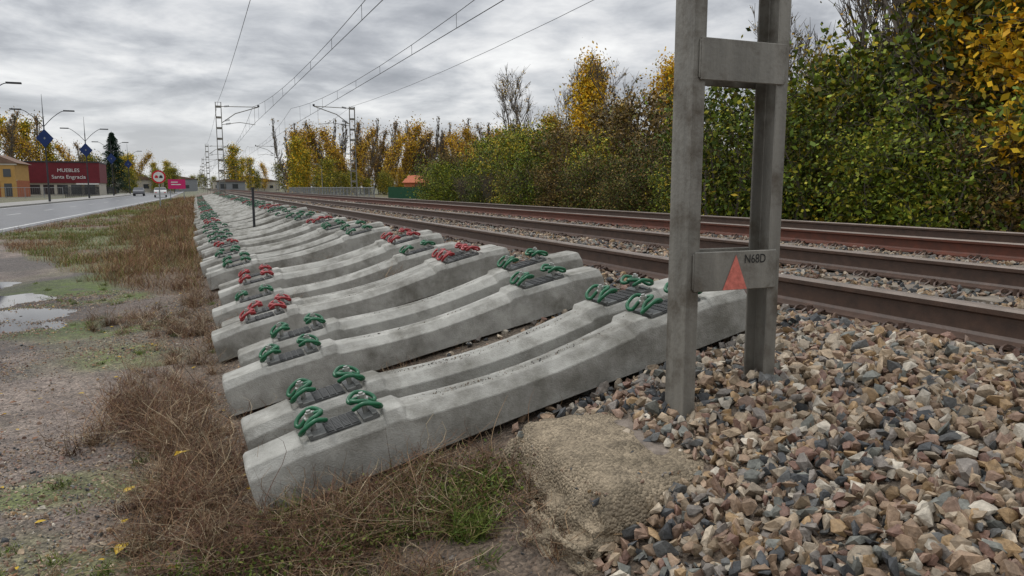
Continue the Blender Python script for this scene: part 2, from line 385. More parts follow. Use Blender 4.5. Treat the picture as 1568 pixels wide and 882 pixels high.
x,y=scat(2.7,9.6,-1,3.1,420); k=(x>3.15); add(x[k],y[k],rng.uniform(.018,.034,k.sum()),np.full(k.sum(),.45))
x,y=scat(2.55,9.9,3.1,12,480); add(x,y,rng.uniform(.018,.034,len(x)),np.full(len(x),.45))
x,y=scat(2.6,10.2,12,26,170); add(x,y,rng.uniform(.022,.038,len(x)),np.full(len(x),.45))
x,y=scat(2.6,10.2,26,60,40); add(x,y,rng.uniform(.025,.045,len(x)),np.full(len(x),.45))
x,y=scat(.9,2.75,2.95,14,380); k=rng.random(len(x))<sst(1.2,2.4,x); add(x[k],y[k],rng.uniform(.015,.032,k.sum()),np.full(k.sum(),.75))
x,y=scat(.9,2.75,14,30,150); k=rng.random(len(x))<sst(1.2,2.4,x); add(x[k],y[k],rng.uniform(.018,.034,k.sum()),np.full(k.sum(),.5))
px,py,ps,pd=map(np.concatenate,(PX,PY,PS,PD))
onrail=np.zeros(len(px),bool)
for rx in (3.26,5.0,7.15,8.89): onrail|=np.abs(px-rx)<.085
sl=(np.abs(((py-.2+.3)%.6)-.3)<.11)&(px>3.15)
k=~onrail&~(sl&(rng.random(len(px))<.8)); px,py,ps,pd=px[k],py[k],ps[k],pd[k]
pz=H(px,py)+ps*rng.uniform(.0,1.0,len(px)); 
stones('ballast_gravel',px,py,ps,pz=pz,dark=pd,W=WN)
x,y=scat(-3.2,1.0,1.0,12,2200); k=(rng.random(len(x))<.12+sst(.30,.6,fbm(x,y,1.1,21)))&(x>-.95*y*.5-1.2); x,y=x[k],y[k]
stones('dirt_pebbles',x,y,rng.uniform(.003,.010,len(x))*np.where(rng.random(len(x))<.06,2.0,1),W=WT,flat=.1,gain=1.05)

# concrete footing
foot=empty('concrete_footing')
bm=bmesh.new(); bmesh.ops.create_cube(bm,size=1); bmesh.ops.subdivide_edges(bm,edges=bm.edges[:],cuts=44,use_grid_fill=True)
for v in bm.verts:
    x,y,z=v.co; t=.5-z
    X_=1.72+x*(1.06+.42*t*(1 if x<0 else .2)); Y_=2.44+y*(.82+.30*t)
    if x<0: X_-=.05*t
    Z_=-.985-.55*t
    nn=float(fbm(X_*1.0+Z_*1.7,Y_+Z_*.9,3.2,3,5))-.5; n2_=float(fbm(X_+Z_*2,Y_+Z_*1.3,15,8,3))-.5
    rad=1-max(abs(x),abs(y))*2
    Z_-= .07*math.exp(-rad*14)*(t<.3)
    X_+= (nn*.22+n2_*.07)*(-1 if x<0 else 1)*min(1,t*4+.1); Y_+=(nn*.16+n2_*.07)*(1 if t>.05 else .3); Z_+=n2_*.022+nn*.07
    v.co=(X_,Y_,Z_)
me=bpy.data.meshes.new('block');bm.to_mesh(me);bm.free();me.materials.append(M_foot)
for p in me.polygons:p.use_smooth=True
obj('block',me,foot)
m=MB(); m.v+=[(1.50,2.24,-1.02),(1.80,2.20,-1.02),(1.84,2.62,-1.02),(1.56,2.66,-1.02),(1.51,2.25,-.972),(1.79,2.21,-.966),(1.83,2.61,-.962),(1.57,2.65,-.966)]
for q in ((0,3,2,1),(4,5,6,7),(0,1,5,4),(1,2,6,5),(2,3,7,6),(3,0,4,7)): m.f.append(list(q));m.m.append(0)
obj('collar',m.mesh('collar',M_slab,bevel=.008),foot)
x=rng.uniform(1.15,1.6,420);y=rng.uniform(2.08,2.84,420); s_=rng.uniform(.002,.010,len(x))*np.where(rng.random(len(x))<.05,2.2,1); stones('loose_chippings',x,y,s_,pz=np.full(len(x),-.985)-.05*np.exp(-(x-1.17)*9),W=WN)

cp=[];cs=[]
bpy.context.view_layer.update()
for i,e in enumerate(SL[:7]):
    n=420 if i<2 else 110
    for _ in range(n):
        u=random.choice([random.gauss(.95,.2),random.gauss(1.45,.3),random.uniform(.02,2.5)]); v=random.uniform(-.05,.05)
        if not(.02<u<2.58) or .25<u<.61 or 1.99<u<2.35: continue
        um=min(u,2.6-u); h=np.interp(um,PF_U,PF_H)
        cp.append(e.matrix_world@Vector((u,v,h-.003))); cs.append(random.uniform(.0015,.0055))
cp=np.array([c[:] for c in cp]); stones('sleeper_grit',cp[:,0],cp[:,1],np.array(cs),pz=cp[:,2],W=WT,gain=.5)

# ---------------------------------------------------------------- catenary poles
def pole(x,y,zb,zt,side,near=False):
    e=empty('catenary_pole',(x,y,0))
    m=MB(); wL,wR=-.225,.225; d=.064; fl=.055; th=.009
    for (w,s) in ((wL,1),(wR,-1)):
        pr=[(w,-d),(w+s*fl,-d),(w+s*fl,-d+th),(w+s*th,-d+th+.006),(w+s*th,d-th-.006),(w+s*fl,d-th),(w+s*fl,d),(w,d)]
        n=len(m.v);kk=len(pr)
        m.v+=[(a,b,zb) for a,b in pr]+[(a,b,zt) for a,b in pr]
        for j in range(kk):
            j2=(j+1)%kk; m.f.append([n+j,n+j2,n+kk+j2,n+kk+j]);m.m.append(0)
        m.f.append([n+kk+j for j in range(kk)]);m.m.append(0)
    z=-.325
    while z<zt-.1:
        if z>zb+.1:
            for sy in (-1,1):
                y0,y1=sorted((sy*(d+.001),sy*(d+.011)))
                m.box((wL+.026,y0,z-.077),(wR-.026,y1,z+.077),0)
                if near:
                    yb=sy*(d+.004)
                    for xb in (wL+.024,wR-.024): m.tube([(xb,yb,z-.07),(xb,yb,z),(xb,yb,z+.07)],.005,6)
        z+=.80
    m.box((wL-.01,-d-.014,zt),(wR+.01,d+.014,zt+.012))
    obj('frame',m.mesh('frame',M_galv,bevel=.0025 if near else 0),e)
    c=MB(); s=side
    c.tube([(s*.23,0,4.9),(s*1.2,0,5.6),(s*2.9,0,6.15)],.035,6)
    c.tube([(s*.23,0,6.1),(s*2.9,0,6.15)],.03,6)
    c.tube([(s*.23,0,4.75),(s*1.5,0,4.95),(s*2.6,0,4.8)],.025,6)
    c.tube([(s*2.6,0,4.8),(s*2.6,0,6.15)],.012,5)
    for (u,zz) in ((.45,5.06),(.45,6.105),(.5,4.8)):
        for q in range(5): c.tube([(s*(u+q*.07),0,zz+q*.012-.0),(s*(u+q*.07+.03),0,zz+q*.012)],.075,8,1)
    c.tube([(s*2.9,0,6.15),(s*2.9,0,6.3)],.08,8,1)
    obj('cantilever',c.mesh('cantilever',[M_galv,M_dark]),e)
    return e
XP,XQ=1.955,11.6
PYs=[-57.6,2.45,62.4,122.4,182.4,242.4,302.4]
near=None
for i,yy in enumerate(PYs):
    e=pole(XP,yy,-1.06,6.4,1,near=(i==1))
    if i==1: near=e
for yy in PYs: 
    if yy!=2.45: pole(XQ,yy-2.4,-1.4,6.2,-1)
m=MB(); yF=-.0775
m.poly([(-.066,yF,-.40),(.052,yF,-.40),(-.007,yF,-.262)]); tri=obj('warning_triangle',m.mesh('warning_triangle',M_signred),near)
def text(name,s,size,loc,mt,parent=None,ext=.0,rot=(R(90),0,0),sx=1):
    c=bpy.data.curves.new(name,'FONT'); c.body=s; c.size=size; c.extrude=ext; c.align_x='CENTER'; c.materials.append(mt)
    o=bpy.data.objects.new(name,c); COL.objects.link(o); o.location=loc;o.rotation_euler=rot;o.scale=(sx,1,1)
    if parent:o.parent=parent
    return o
text('pole_number','N68D',.050,(.088,yF,-.297),M_ink,near,sx=.85)
m=MB(); r0=.011
def span(P,r=r0): m.tube(P,r,4,0,cap=False)
for (xc,s) in ((4.13,1),(8.0,-1)):
    for i in range(len(PYs)-1):
        y0,y1=PYs[i],PYs[i+1]; x0=xc+(.2 if i%2 else -.2)+s*.5; x1=xc+(-.2 if i%2 else .2)+s*.5
        n=12; top=[];bot=[]
        for q in range(n+1):
            u=q/n; xx=x0+(x1-x0)*u; yy=y0+(y1-y0)*u
            top.append((xx,yy,6.15-4*1.05*u*(1-u))); bot.append((xx,yy,4.82-4*.04*u*(1-u)))
            if 0<q<n: span([top[-1],bot[-1]],.007)
        span(top,.012);span(bot,.014)
def simple(x,z,sag,off=0):
    for i in range(len(PYs)-1):
        P=[]
        for q in range(11):
            u=q/10; P.append((x,PYs[i]+off+(PYs[i+1]-PYs[i])*u,z-4*sag*u*(1-u)))
        span(P,.010)
simple(XP,6.45,.5); simple(XQ,6.25,.6,-2.4)
obj('overhead_wires',m.mesh('overhead_wires',M_dark))
m=MB(); m.tube([(1.28,19.2,-1.1),(1.28,19.2,-.05)],.03,8); m.tube([(1.28,19.2,-.05),(1.28,19.2,.0)],.04,8); obj('marker_post',m.mesh('marker_post',M_dark))

# ---------------------------------------------------------------- street furniture
def lamp(x,y):
    e=empty('street_lamp',(x,y,-1.37)); m=MB()
    m.tube([(0,0,0),(0,0,.9)],.11,10); m.tube([(0,0,.9),(0,0,8.2)],[.08,.055],10); m.tube([(0,0,8.2),(0,0,10.3)],[.04,.015],8)
    for s in (-1,1):
        m.tube(crom([(0,0,7.2),(s*.7,0,8.0),(s*1.5,0,8.65),(s*1.9,0,8.75)],4),.035,6)
        m.box((min(s*1.75,s*2.7),-.14,8.72),(max(s*1.75,s*2.7),.14,8.84),0)
    obj('post',m.mesh('post',M_dark,bevel=.01),e)
    b=MB()
    for yy in (-.09,.09):
        b.poly([(0,yy,5.2),(.75,yy,6.1),(0,yy,7.0),(-.75,yy,6.1)],0); b.poly([(0,yy*1.1,5.97),(.10,yy*1.1,6.1),(0,yy*1.1,6.23),(-.10,yy*1.1,6.1)],1)
    obj('banner',b.mesh('banner',[M_blue,M_grey]),e)
for p in ((-13.8,64.7),(-13.2,86),(-12.6,111),(-12.5,142),(-12.4,175)): lamp(*p)
for p in ((14.2,72),(16,105)):
    e=empty('lineside_lamp',(p[0],p[1],-1.4)); m=MB(); m.tube([(0,0,0),(0,0,4.2)],[.05,.03],8); m.tube([(0,0,4.2),(-.5,0,4.5)],.025,6); m.box((-1.0,-.1,4.47),(-.5,.1,4.56)); obj('post',m.mesh('post',M_grey,bevel=.008),e)
def disc(m,r,y,mi_,n=32,z=0): m.poly([(r*math.cos(2*math.pi*i/n),y,z+r*math.sin(2*math.pi*i/n)) for i in range(n)],mi_)
e=empty('traffic_sign',(-2.35,60,-1.45)); m=MB(); m.box((-.04,.02,0),(.04,.06,2.75),2); disc(m,.47,0,0,z=2.2);disc(m,.36,-.006,1,z=2.2);disc(m,.47,.015,2,z=2.2)
for sx,mm_ in ((-.15,0),(.15,3)):
    m.box((sx-.11,-.02,2.12),(sx+.11,-.01,2.24),mm_); m.box((sx-.07,-.02,2.243),(sx+.07,-.01,2.31),mm_)
obj('sign',m.mesh('sign',[M_rred,M_white,M_grey,M_ink]),e)
e=empty('information_sign',(-1.75,88,-1.45)); m=MB(); m.box((-.7,.02,0),(-.62,.08,2.3),1); m.box((.62,.02,0),(.7,.08,2.3),1); m.box((-.85,-.03,1.3),(.85,.015,2.3),0); m.box((-.55,-.04,1.7),(.4,-.032,1.8),2); m.box((-.55,-.04,1.95),(.1,-.032,2.05),2)
obj('sign',m.mesh('sign',[M_pink,M_grey,M_white]),e)
M_glass=mat('car_glass',(.02,.025,.03),rough=.1,nv=0,spec=.8); M_tyre=mat('tyre',(.02,.02,.02),rough=.8,nv=0)
def car(x,y,rz,mt):
    e=empty('parked_car',(x,y,-1.485),(0,0,rz)); m=MB()
    pr=[(-2.05,.35),(-2.1,.75),(-1.95,1.0),(-1.5,1.08),(-.95,1.45),(.55,1.47),(1.15,1.05),(1.95,.88),(2.1,.6),(2.05,.33)]
    n=len(m.v);k=len(pr)
    for s in (-.86,.86): m.v+=[(s*(1 if z<1.1 else .82),u,z) for u,z in pr]
    for j in range(k):
        j2=(j+1)%k; m.f.append([n+j,n+j2,n+k+j2,n+k+j]); m.m.append(1 if j in (3,5) else 0)
    m.f.append([n+j for j in range(k)]);m.m.append(0); m.f.append([n+k+j for j in range(k)]);m.m.append(0)
    for s in (-1,1):
        m.poly([(s*.84,-1.3,1.1),(s*.84,.95,1.1),(s*.73,.45,1.4),(s*.73,-.85,1.4)],1)
        for u in (-1.3,1.3): m.tube([(s*.65,u,.32),(s*.88,u,.32)],.32,16,2)
        m.box((s*.62-.15,-2.12,.65),(s*.62+.15,-2.08,.8),3)
    obj('bodywork',m.mesh('bodywork',[mt,M_glass,M_tyre,M_rred],bevel=.03),e)
car(-4.9,128,R(2),M_white)
M_cargrey=mat('car_paint_grey',(.12,.12,.13),rough=.3,nv=0); car(-9.2,150,R(180),M_cargrey)

# ---------------------------------------------------------------- buildings
M_red_w=mat('maroon_cladding',(.13,.015,.022),rough=.6,ns=2,nv=.12); M_och=mat('ochre_render',(.42,.25,.08),rough=.8,ns=2,nv=.12)
M_or=mat('terracotta_render',(.33,.11,.05),rough=.8,ns=2,nv=.15); M_win=mat('window_glass',(.03,.035,.04),rough=.15,nv=0,spec=.7)
M_brown=mat('brown_roof',(.16,.10,.07),rough=.8,ns=4,nv=.2); M_cream=mat('cream_render',(.42,.39,.33),rough=.8,ns=2,nv=.1)
e=empty('furniture_store',(-22.2,160,-1.5)); m=MB()
m.box((-5.8,0,0),(5.8,12,2.3),1); m.box((-6,-.25,2.3),(6,12.2,6.0),0); m.box((-6.1,-.35,6.0),(6.1,12.3,6.25),2)
for i in range(5): m.box((-5.4+i*2.2,-.06,.35),(-3.7+i*2.2,-.02,2.0),3); m.box((-5.5+i*2.2,-.04,.25),(-3.6+i*2.2,-.01,.34),2)
m.box((2.2,-1.2,2.0),(5.8,-.26,2.25),4)
obj('walls',m.mesh('walls',[M_red_w,M_cream,M_dark,M_win,M_white]),e)
text('sign_top','MUEBLES',.9,(1.0,-.30,4.3),M_white,e,ext=.02); text('sign_bottom','Santa Engracia',.95,(1.0,-.30,3.1),M_white,e,ext=.02)
e=empty('ochre_house',(-31.6,138,-1.5)); m=MB()
m.box((-7,0,0),(6.2,10,2.6),1); m.box((-7,.1,2.6),(6.2,9.9,5.2),0); m.box((-7.1,-.1,2.5),(6.3,-.0,2.72),3)
m.prism([(-7.5,5.2),(6.7,5.2),(3.5,6.6),(-4.5,6.6)],-.4,10.4,2)
m.box((4.2,-.9,0),(6.2,-.02,4.9),0); m.box((4.0,-1.0,4.9),(6.4,0,5.1),3)
for i in range(5):
    xx=-6.3+i*2.1; m.box((xx,.03,3.2),(xx+1,.08,4.5),4); m.box((xx,-.05,.8),(xx+1.1,-.01,2.0),4); m.box((xx-.08,.02,3.1),(xx+1.08,.09,3.19),3)
m.box((4.7,-.95,.1),(5.7,-.91,2.1),4); m.box((4.7,-.95,3.1),(5.7,-.91,4.3),4)
obj('walls',m.mesh('walls',[M_och,M_or,M_brown,M_cream,M_win]),e)
e=empty('trackside_hut',(31,108,-1.4),(0,0,R(-12))); m=MB(); m.box((-2.6,0,0),(2.6,4,2.1),0)
n=len(m.v); m.v+=[(-2.9,-.3,2.1),(2.9,-.3,2.1),(2.9,4.3,2.1),(-2.9,4.3,2.1),(-2.0,2,3.2),(2.0,2,3.2)]
for q in ((0,1,5,4),(1,2,5),(2,3,4,5),(3,0,4),(0,3,2,1)): m.f.append([n+i for i in q]);m.m.append(1)
m.box((-1.2,-.04,.1),(-.3,-.01,1.9),2); m.box((.6,-.04,.9),(1.7,-.01,1.7),3); obj('walls',m.mesh('walls',[mat('hut_render',(.42,.14,.06),ns=2,nv=.15),mat('hut_tiles',(.40,.12,.06),ns=6,nv=.25),M_brown,M_win]),e)
def bldg(x,y,w,d,h,mt,name='distant_warehouse'):
    e=empty(name,(x,y,-1.5)); m=MB(); m.box((-w/2,0,0),(w/2,d,h),0); m.prism([(-w/2-.3,h),(w/2+.3,h),(0,h+w*.09)],-.3,d+.3,1)
    for i in range(int(w//3)): m.box((-w/2+.8+i*3,-.05,1.2),(-w/2+2.2+i*3,-.01,2.4),2)
    obj('walls',m.mesh('walls',[mt,M_brown,M_win]),e)
bldg(-14,235,12,10,3.6,M_cream); bldg(-6,300,14,10,4.5,M_grey); bldg(20,330,26,12,4,M_cream,'distant_shed'); bldg(9,215,7,6,3.0,M_grey,'distant_shed')
def fence(name,p0,p1,h,z,mt,step=2.0,infill=True,solid=False):
    m=MB(); p0=Vector(p0);p1=Vector(p1);L=(p1-p0).length;n=int(L/step)
    for i in range(n+1):
        q=p0.lerp(p1,i/n); m.tube([(q.x,q.y,z),(q.x,q.y,z+h)],.035,6)
    for zz in ([.15,h-.08] if not solid else []): m.tube([(p0.x,p0.y,z+zz),(p1.x,p1.y,z+zz)],.025,4)
    if infill and not solid:
        k=int(L/.25)
        for i in range(k):
            q=p0.lerp(p1,i/k); m.tube([(q.x,q.y,z+.15),(q.x,q.y,z+h-.08)],.012,3,cap=False)
    if solid: m.box((min(p0.x,p1.x),min(p0.y,p1.y)-.02,z+.05),(max(p0.x,p1.x),min(p0.y,p1.y)+.02,z+h))
    obj(name,m.mesh(name,mt))
M_fg=mat('fence_green',(.02,.08,.04),rough=.6,nv=.1)
fence('boundary_fence',(-16.5,120),(-16.5,200),1.6,-1.45,M_dark)
fence('boundary_fence',(-34,118),(-16.5,118),1.5,-1.45,M_grey)
fence('green_fence',(22,92),(34,92),1.5,-1.45,M_fg,solid=True)
fence('mesh_fence',(13.2,60),(13.8,125),1.5,-1.45,M_grey)

# ---------------------------------------------------------------- vegetation
def tubes(P0,P1,R0,R1,k=5):
    n=len(P0); d=P1-P0; d/=np.linalg.norm(d,axis=1)[:,None]+1e-9
    ref=np.where(np.abs(d[:,2:3])<.9,np.array([[0,0,1.]]),np.array([[1.,0,0]])); a=np.cross(d,ref); a/=np.linalg.norm(a,axis=1)[:,None]; b=np.cross(d,a)
    t=np.arange(k)/k*2*np.pi; ring=a[:,None,:]*np.cos(t)[None,:,None]+b[:,None,:]*np.sin(t)[None,:,None]
    V=np.concatenate([P0[:,None]+ring*R0[:,None,None],P1[:,None]+ring*R1[:,None,None]],1).reshape(-1,3)
    j=np.arange(k); q=np.stack([j,(j+1)%k,(j+1)%k+k,j+k],1); F=(q[None]+(np.arange(n)*2*k)[:,None,None]).reshape(-1,4)
    return V,F
def tree(seed,h,spread,tr,nb=12,n2=5,n3=4,leaves=5000,ls=.1,pal=None,upright=.5,fuzz=.25,stems=1,start=.25,lowbias=False,kside=4,rmin=.006,jit=.7,up2=0.):
    rd=random.Random(seed); r=np.random.default_rng(seed); S=[]
    def grow(p,d,L,rad,lvl,nseg):
        pts=[p.copy()];
        for i in range(nseg):
            d=(d+Vector((rd.gauss(0,.13),rd.gauss(0,.13),rd.gauss(0,.08)+ (.08*upright if lvl else 0)))).normalized()
            q=p+d*L/nseg; r0=rad*(1-.75*i/nseg); r1=rad*(1-.75*(i+1)/nseg); S.append((p.copy(),q.copy(),r0,r1,lvl)); p=q; pts.append(p.copy())
        return pts,d
    for st in range(stems):
        ang=rd.uniform(0,6.28); lean=0.05 if stems==1 else rd.uniform(.1,.35); hh=h*rd.uniform(.75,1) if stems>1 else h
        d=Vector((math.cos(ang)*lean,math.sin(ang)*lean,1)).normalized()
        b0=Vector((math.cos(ang),math.sin(ang),0))*(0 if stems==1 else rd.uniform(.1,.5)*spread*.5)
        pts,_=grow(b0-Vector((0,0,.2)),d,hh*.93,tr,0,7)
        for i in range(nb):
            t=start+(1-start)*((i+rd.random())/nb); f=t*7; k=min(int(f),6); p=pts[k].lerp(pts[k+1],f-k)
            a2=i*2.4+rd.uniform(-.6,.6); env=math.sin(math.pi*min(1,(t-start*.6)/(1-start*.6)*.92+.08))**.7
            L=spread*(env*.9+.15)*rd.uniform(.6,1.2); d2=Vector((math.cos(a2),math.sin(a2),upright*1.6+rd.uniform(-.1,.35))).normalized()
            pp,_=grow(p,d2,L,tr*.38*(1.1-t),1,3)
            for j in range(n2):
                t2=.25+.75*(j+rd.random())/n2; f2=t2*3;k2=min(int(f2),2); p2=pp[k2].lerp(pp[k2+1],min(f2-k2,1))
                d3=(d2+Vector((rd.gauss(0,jit),rd.gauss(0,jit),rd.gauss(.15+up2,.45)))).normalized()
                pq,_=grow(p2,d3,L*.5*rd.uniform(.6,1.2),tr*.12,2,2)
                for l in range(n3):
                    t3=rd.uniform(.3,1); f3=t3*2;k3=min(int(f3),1);p3=pq[k3].lerp(pq[k3+1],min(f3-k3,1))
                    d4=(d3+Vector((rd.gauss(0,jit),rd.gauss(0,jit),rd.gauss(.1+up2,.5)))).normalized(); grow(p3,d4,L*.28*rd.uniform(.5,1.2)*(1+up2*.6),tr*.06,3,1)
    P0=np.array([s[0][:] for s in S]);P1=np.array([s[1][:] for s in S]);R0=np.array([s[2] for s in S]);R1=np.array([s[3] for s in S]);lv=np.array([s[4] for s in S])
    R0=np.maximum(R0,rmin);R1=np.maximum(R1,rmin*.65)
    V,F=tubes(P0,P1,R0,R1,kside); C=np.tile([.1,.085,.07],(len(V),1)); M=np.zeros(len(F),int)
    if leaves:
        c=np.where(lv>=2)[0]
        w=r.random(len(c))**1.6+.10; s=r.choice(c,leaves,p=w/w.sum()); t=r.random((leaves,1)); P=P0[s]*(1-t)+P1[s]*t+r.normal(size=(leaves,3))*fuzz*r.uniform(.3,1.5,(leaves,1))
        P[:,2]=np.maximum(P[:,2],.02)
        if lowbias:
            k=int(leaves*.25); P[:k]=np.stack([r.normal(0,spread*.5,k),r.normal(0,spread*.5,k),r.random(k)*h*.45],1)
        a=r.normal(size=(leaves,3)); a/=np.linalg.norm(a,axis=1)[:,None]; b=np.cross(a,r.normal(size=(leaves,3))); b/=np.linalg.norm(b,axis=1)[:,None]
        sz=(ls*r.uniform(.5,1.3,leaves))[:,None]; Q=np.stack([P-a*sz*.6,P+b*sz*.36,P+a*sz*.6,P-b*sz*.36],1).reshape(-1,3)
        f=np.arange(leaves*4).reshape(-1,4)+len(V)
        pal=np.array(pal); base=pal[r.integers(0,len(pal),leaves)]
        tint=r.uniform(.55,1.4,len(S))[s][:,None]; base=base*tint*r.uniform(.8,1.2,(leaves,1))
        V=np.concatenate([V,Q]);F=np.concatenate([F,f]);C=np.concatenate([C,np.repeat(base,4,0)]);M=np.concatenate([M,np.ones(leaves,int)])
    return V,F,C,M
def tmesh(name,t): return mesh_np(name,t[0],t[1],[M_bark,M_leaf],col=t[2],midx=t[3])
G1=[(.075,.115,.020),(.10,.135,.025),(.055,.085,.020),(.15,.16,.028),(.12,.10,.028)]
G2=[(.20,.24,.025),(.13,.18,.022),(.30,.28,.03),(.09,.13,.022)]
BR=[(.18,.12,.05),(.22,.145,.045),(.135,.10,.05),(.15,.135,.04),(.26,.17,.045)]
YE=[(.66,.41,.025),(.72,.49,.035),(.54,.33,.025),(.40,.32,.035),(.70,.38,.025)]
YG=[(.36,.32,.035),(.46,.36,.035),(.21,.22,.035),(.52,.36,.035)]
OR=[(.42,.23,.06),(.36,.20,.07),(.48,.30,.07),(.24,.17,.08)]
sh=[]
for i,p in enumerate([G1,G1+G2,G2,BR,BR+G1,YG+G2]):
    sh.append(tmesh('shrub_%d'%i,tree(100+i,4.2,1.7,.05,nb=8,n2=5,n3=3,leaves=7000,ls=.105,pal=p,upright=.55,fuzz=.20,stems=4,start=.12,lowbias=True,kside=3)))
bare_sh=tmesh('bare_shrub',tree(140,3.6,1.3,.035,nb=12,n2=6,n3=6,leaves=900,ls=.08,pal=BR,upright=.8,fuzz=.1,stems=6,start=.1,kside=3,jit=.5))
yel=[tmesh('yellow_tree_%d'%i,tree(200+i,7.5,1.45,.11,nb=28,n2=6,n3=3,leaves=9500,ls=.12,pal=YE if i==0 else YE+YG,upright=1.1,fuzz=.28,start=.08,kside=3,jit=.5)) for i in range(2)]
bare=[tmesh('bare_tree_%d'%i,tree(300+i,8.5,1.9,.10,nb=20,n2=6,n3=6,leaves=600,ls=.08,pal=BR+YE,upright=1.15,fuzz=.1,start=.15,kside=3,rmin=.010,jit=.45,up2=.4)) for i in range(3)]
yn=tmesh('maple_tree',tree(410,6.5,2.4,.10,nb=16,n2=6,n3=5,leaves=8000,ls=.15,pal=YE,upright=.35,fuzz=.24,start=.2,kside=3))
def put(name,me,x,y,s=1,z=None,rz=None,sz=None):
    zz=float(H(x,y))-.05 if z is None else z
    return obj(name,me,loc=(x,y,zz),rot=(0,0,random.uniform(0,6.28) if rz is None else rz),scale=(s,s,s*(sz or random.uniform(.92,1.08))))
y=-5.0
while y<47:
    hh=1.26 if y<18 else (.84 if y<27 else 1.0)
    for row,(xr,k) in enumerate(((13.6,.72),(15.4,.95),(17.6,1.15))):
        idx=random.choice([0,1,1,2,2,3,0,5] if y<20 else ([0,1,2,3,4,4,5,3] if y<30 else [0,1,2,5,3,4,2,5]))
        me=sh[idx] if random.random()>.13 else bare_sh
        put('shrub',me,xr+random.uniform(-.5,.5),y+random.uniform(-.6,.6),hh*k*random.uniform(.72,1.16))
    y+=1.95
put('yellow_poplar',yel[0],19,36,1.12);put('yellow_poplar',yel[1],20.2,37.2,1.0);put('yellow_poplar',yel[0],20.4,30,.88,sz=1.1);put('yellow_poplar',yel[1],19.5,41,.8)
put('yellow_poplar',yel[1],24,41,.95); put('yellow_poplar',yel[1],21,24,.75); put('yellow_poplar',yel[1],19.5,19.5,.8)
for (x,y,s) in ((18,43,1.05),(19,45,1.0),(20,32,.95),(17,15.5,1.05),(16.5,13.2,1.2),(17,11,1.25),(18,9,1.3),(16.8,17,.9),(19,7,1.3),(18,14.5,1.15),(15.6,12.2,1.0),(18.5,16.2,1.1),(17.5,12.4,1.15),(19,18,1.0),(19,39,.95),(17.6,10,1.2),(16,14.6,1.0)):
    put('bare_tree',random.choice(bare),x,y,s)
put('maple_tree',yn,13.2,7.2,1.0,rz=.5); put('maple_tree',yn,16.4,8.8,1.15,rz=2); put('yellow_tree',yn,18.5,10.5,1.15)
put('bare_tree',bare[1],60,60,1.2)
LR=[tree(500,10,1.5,.11,nb=26,n2=6,n3=4,leaves=700,ls=.18,pal=OR+BR,upright=1.6,fuzz=.3,kside=3,rmin=.02,start=.08,jit=.3,up2=.5),
    tree(501,10,1.6,.13,nb=24,n2=5,n3=3,leaves=3000,ls=.20,pal=OR+YE,upright=1.3,fuzz=.45,kside=3,rmin=.02,start=.08,jit=.4,up2=.3),
    tree(502,10,1.8,.13,nb=20,n2=4,n3=3,leaves=4000,ls=.26,pal=YE+YG+G2,upright=1.1,fuzz=.5,kside=3,start=.06,jit=.5),
    tree(503,9,2.6,.15,nb=16,n2=4,n3=3,leaves=3800,ls=.30,pal=G1+YG,upright=.5,fuzz=.7,kside=3,start=.05),
    tree(504,11,1.2,.11,nb=30,n2=6,n3=4,leaves=80,ls=.2,pal=BR,upright=2.0,fuzz=.2,kside=3,rmin=.02,start=.08,jit=.25,up2=.6)]
def rowmerge(name,items):
    Vs=[];Fs=[];Cs=[];Ms=[];off=0
    for (k,x,y,s) in items:
        V,F,C,M=LR[k]; a=random.uniform(0,6.28);c,sn=math.cos(a),math.sin(a); sz=random.uniform(.9,1.15)
        Q=V.copy();Q[:,0]=(V[:,0]*c-V[:,1]*sn)*s+x;Q[:,1]=(V[:,0]*sn+V[:,1]*c)*s+y;Q[:,2]=V[:,2]*s*sz-1.5
        Vs.append(Q);Fs.append(F+off);Cs.append(C*random.uniform(.8,1.2));Ms.append(M);off+=len(V)
    obj(name,mesh_np(name,np.concatenate(Vs),np.concatenate(Fs),[M_bark,M_leaf],col=np.concatenate(Cs),midx=np.concatenate(Ms)))
it=[]
for i in range(120):
    u=i/119; it.append((random.choice([0,0,4,4,1,1,0]),18+u*60+random.uniform(-1,1),164-u*12+random.uniform(-9,9),random.uniform(1.05,1.6)))
for i in range(60):
    u=i/59; it.append((random.choice([3,3,2,1]),17+u*62+random.uniform(-1,1),152-u*12+random.uniform(-3,3),random.uniform(.32,.6)))
rowmerge('distant_poplar_row',it)
it=[(2,15.5,134,.98),(2,17.5,137,.8),(3,19.5,128,.6),(3,24,130,.45),(3,36,118,.55),(3,40,122,.6),(3,44,112,.6),(2,46,104,.7),(3,30,125,.42)]
for i in range(34):
    u=i/33; it.append((random.choice([3,3,1,2,0,2]),36+u*30,100-u*45+random.uniform(-5,5),random.uniform(.6,.95)))
rowmerge('field_trees',it)
it=[(2,12.6,262,1.45),(3,12,268,1.3)]
for i in range(110):
    u=i/109; xx=-230+u*430; 
    if -8<xx<14: 
        it.append((3,xx,560+random.uniform(-30,30),random.uniform(.8,1.1))); continue
    it.append((random.choice([3,3,3,1,0,2]),xx,(300 if xx>10 else 380)+random.uniform(-30,30),random.uniform(.8,1.3)))
rowmerge('horizon_tree_line',it)
it=[]
for i in range(18): it.append((random.choice([1,1,0,4,0,1,2]),-50+i*1.5+random.uniform(-1,1),205+random.uniform(-8,8),random.uniform(1.45,1.9)*(1 if i<12 else .75)))
for i in range(9): it.append((random.choice([2,1,3]),-36+i*2.6,255+random.uniform(-8,8),random.uniform(1.0,1.3)))
for i in range(8): it.append((3,-22+i*2.4,230+random.uniform(-8,8),random.uniform(.5,.8)))
rowmerge('town_trees',it)
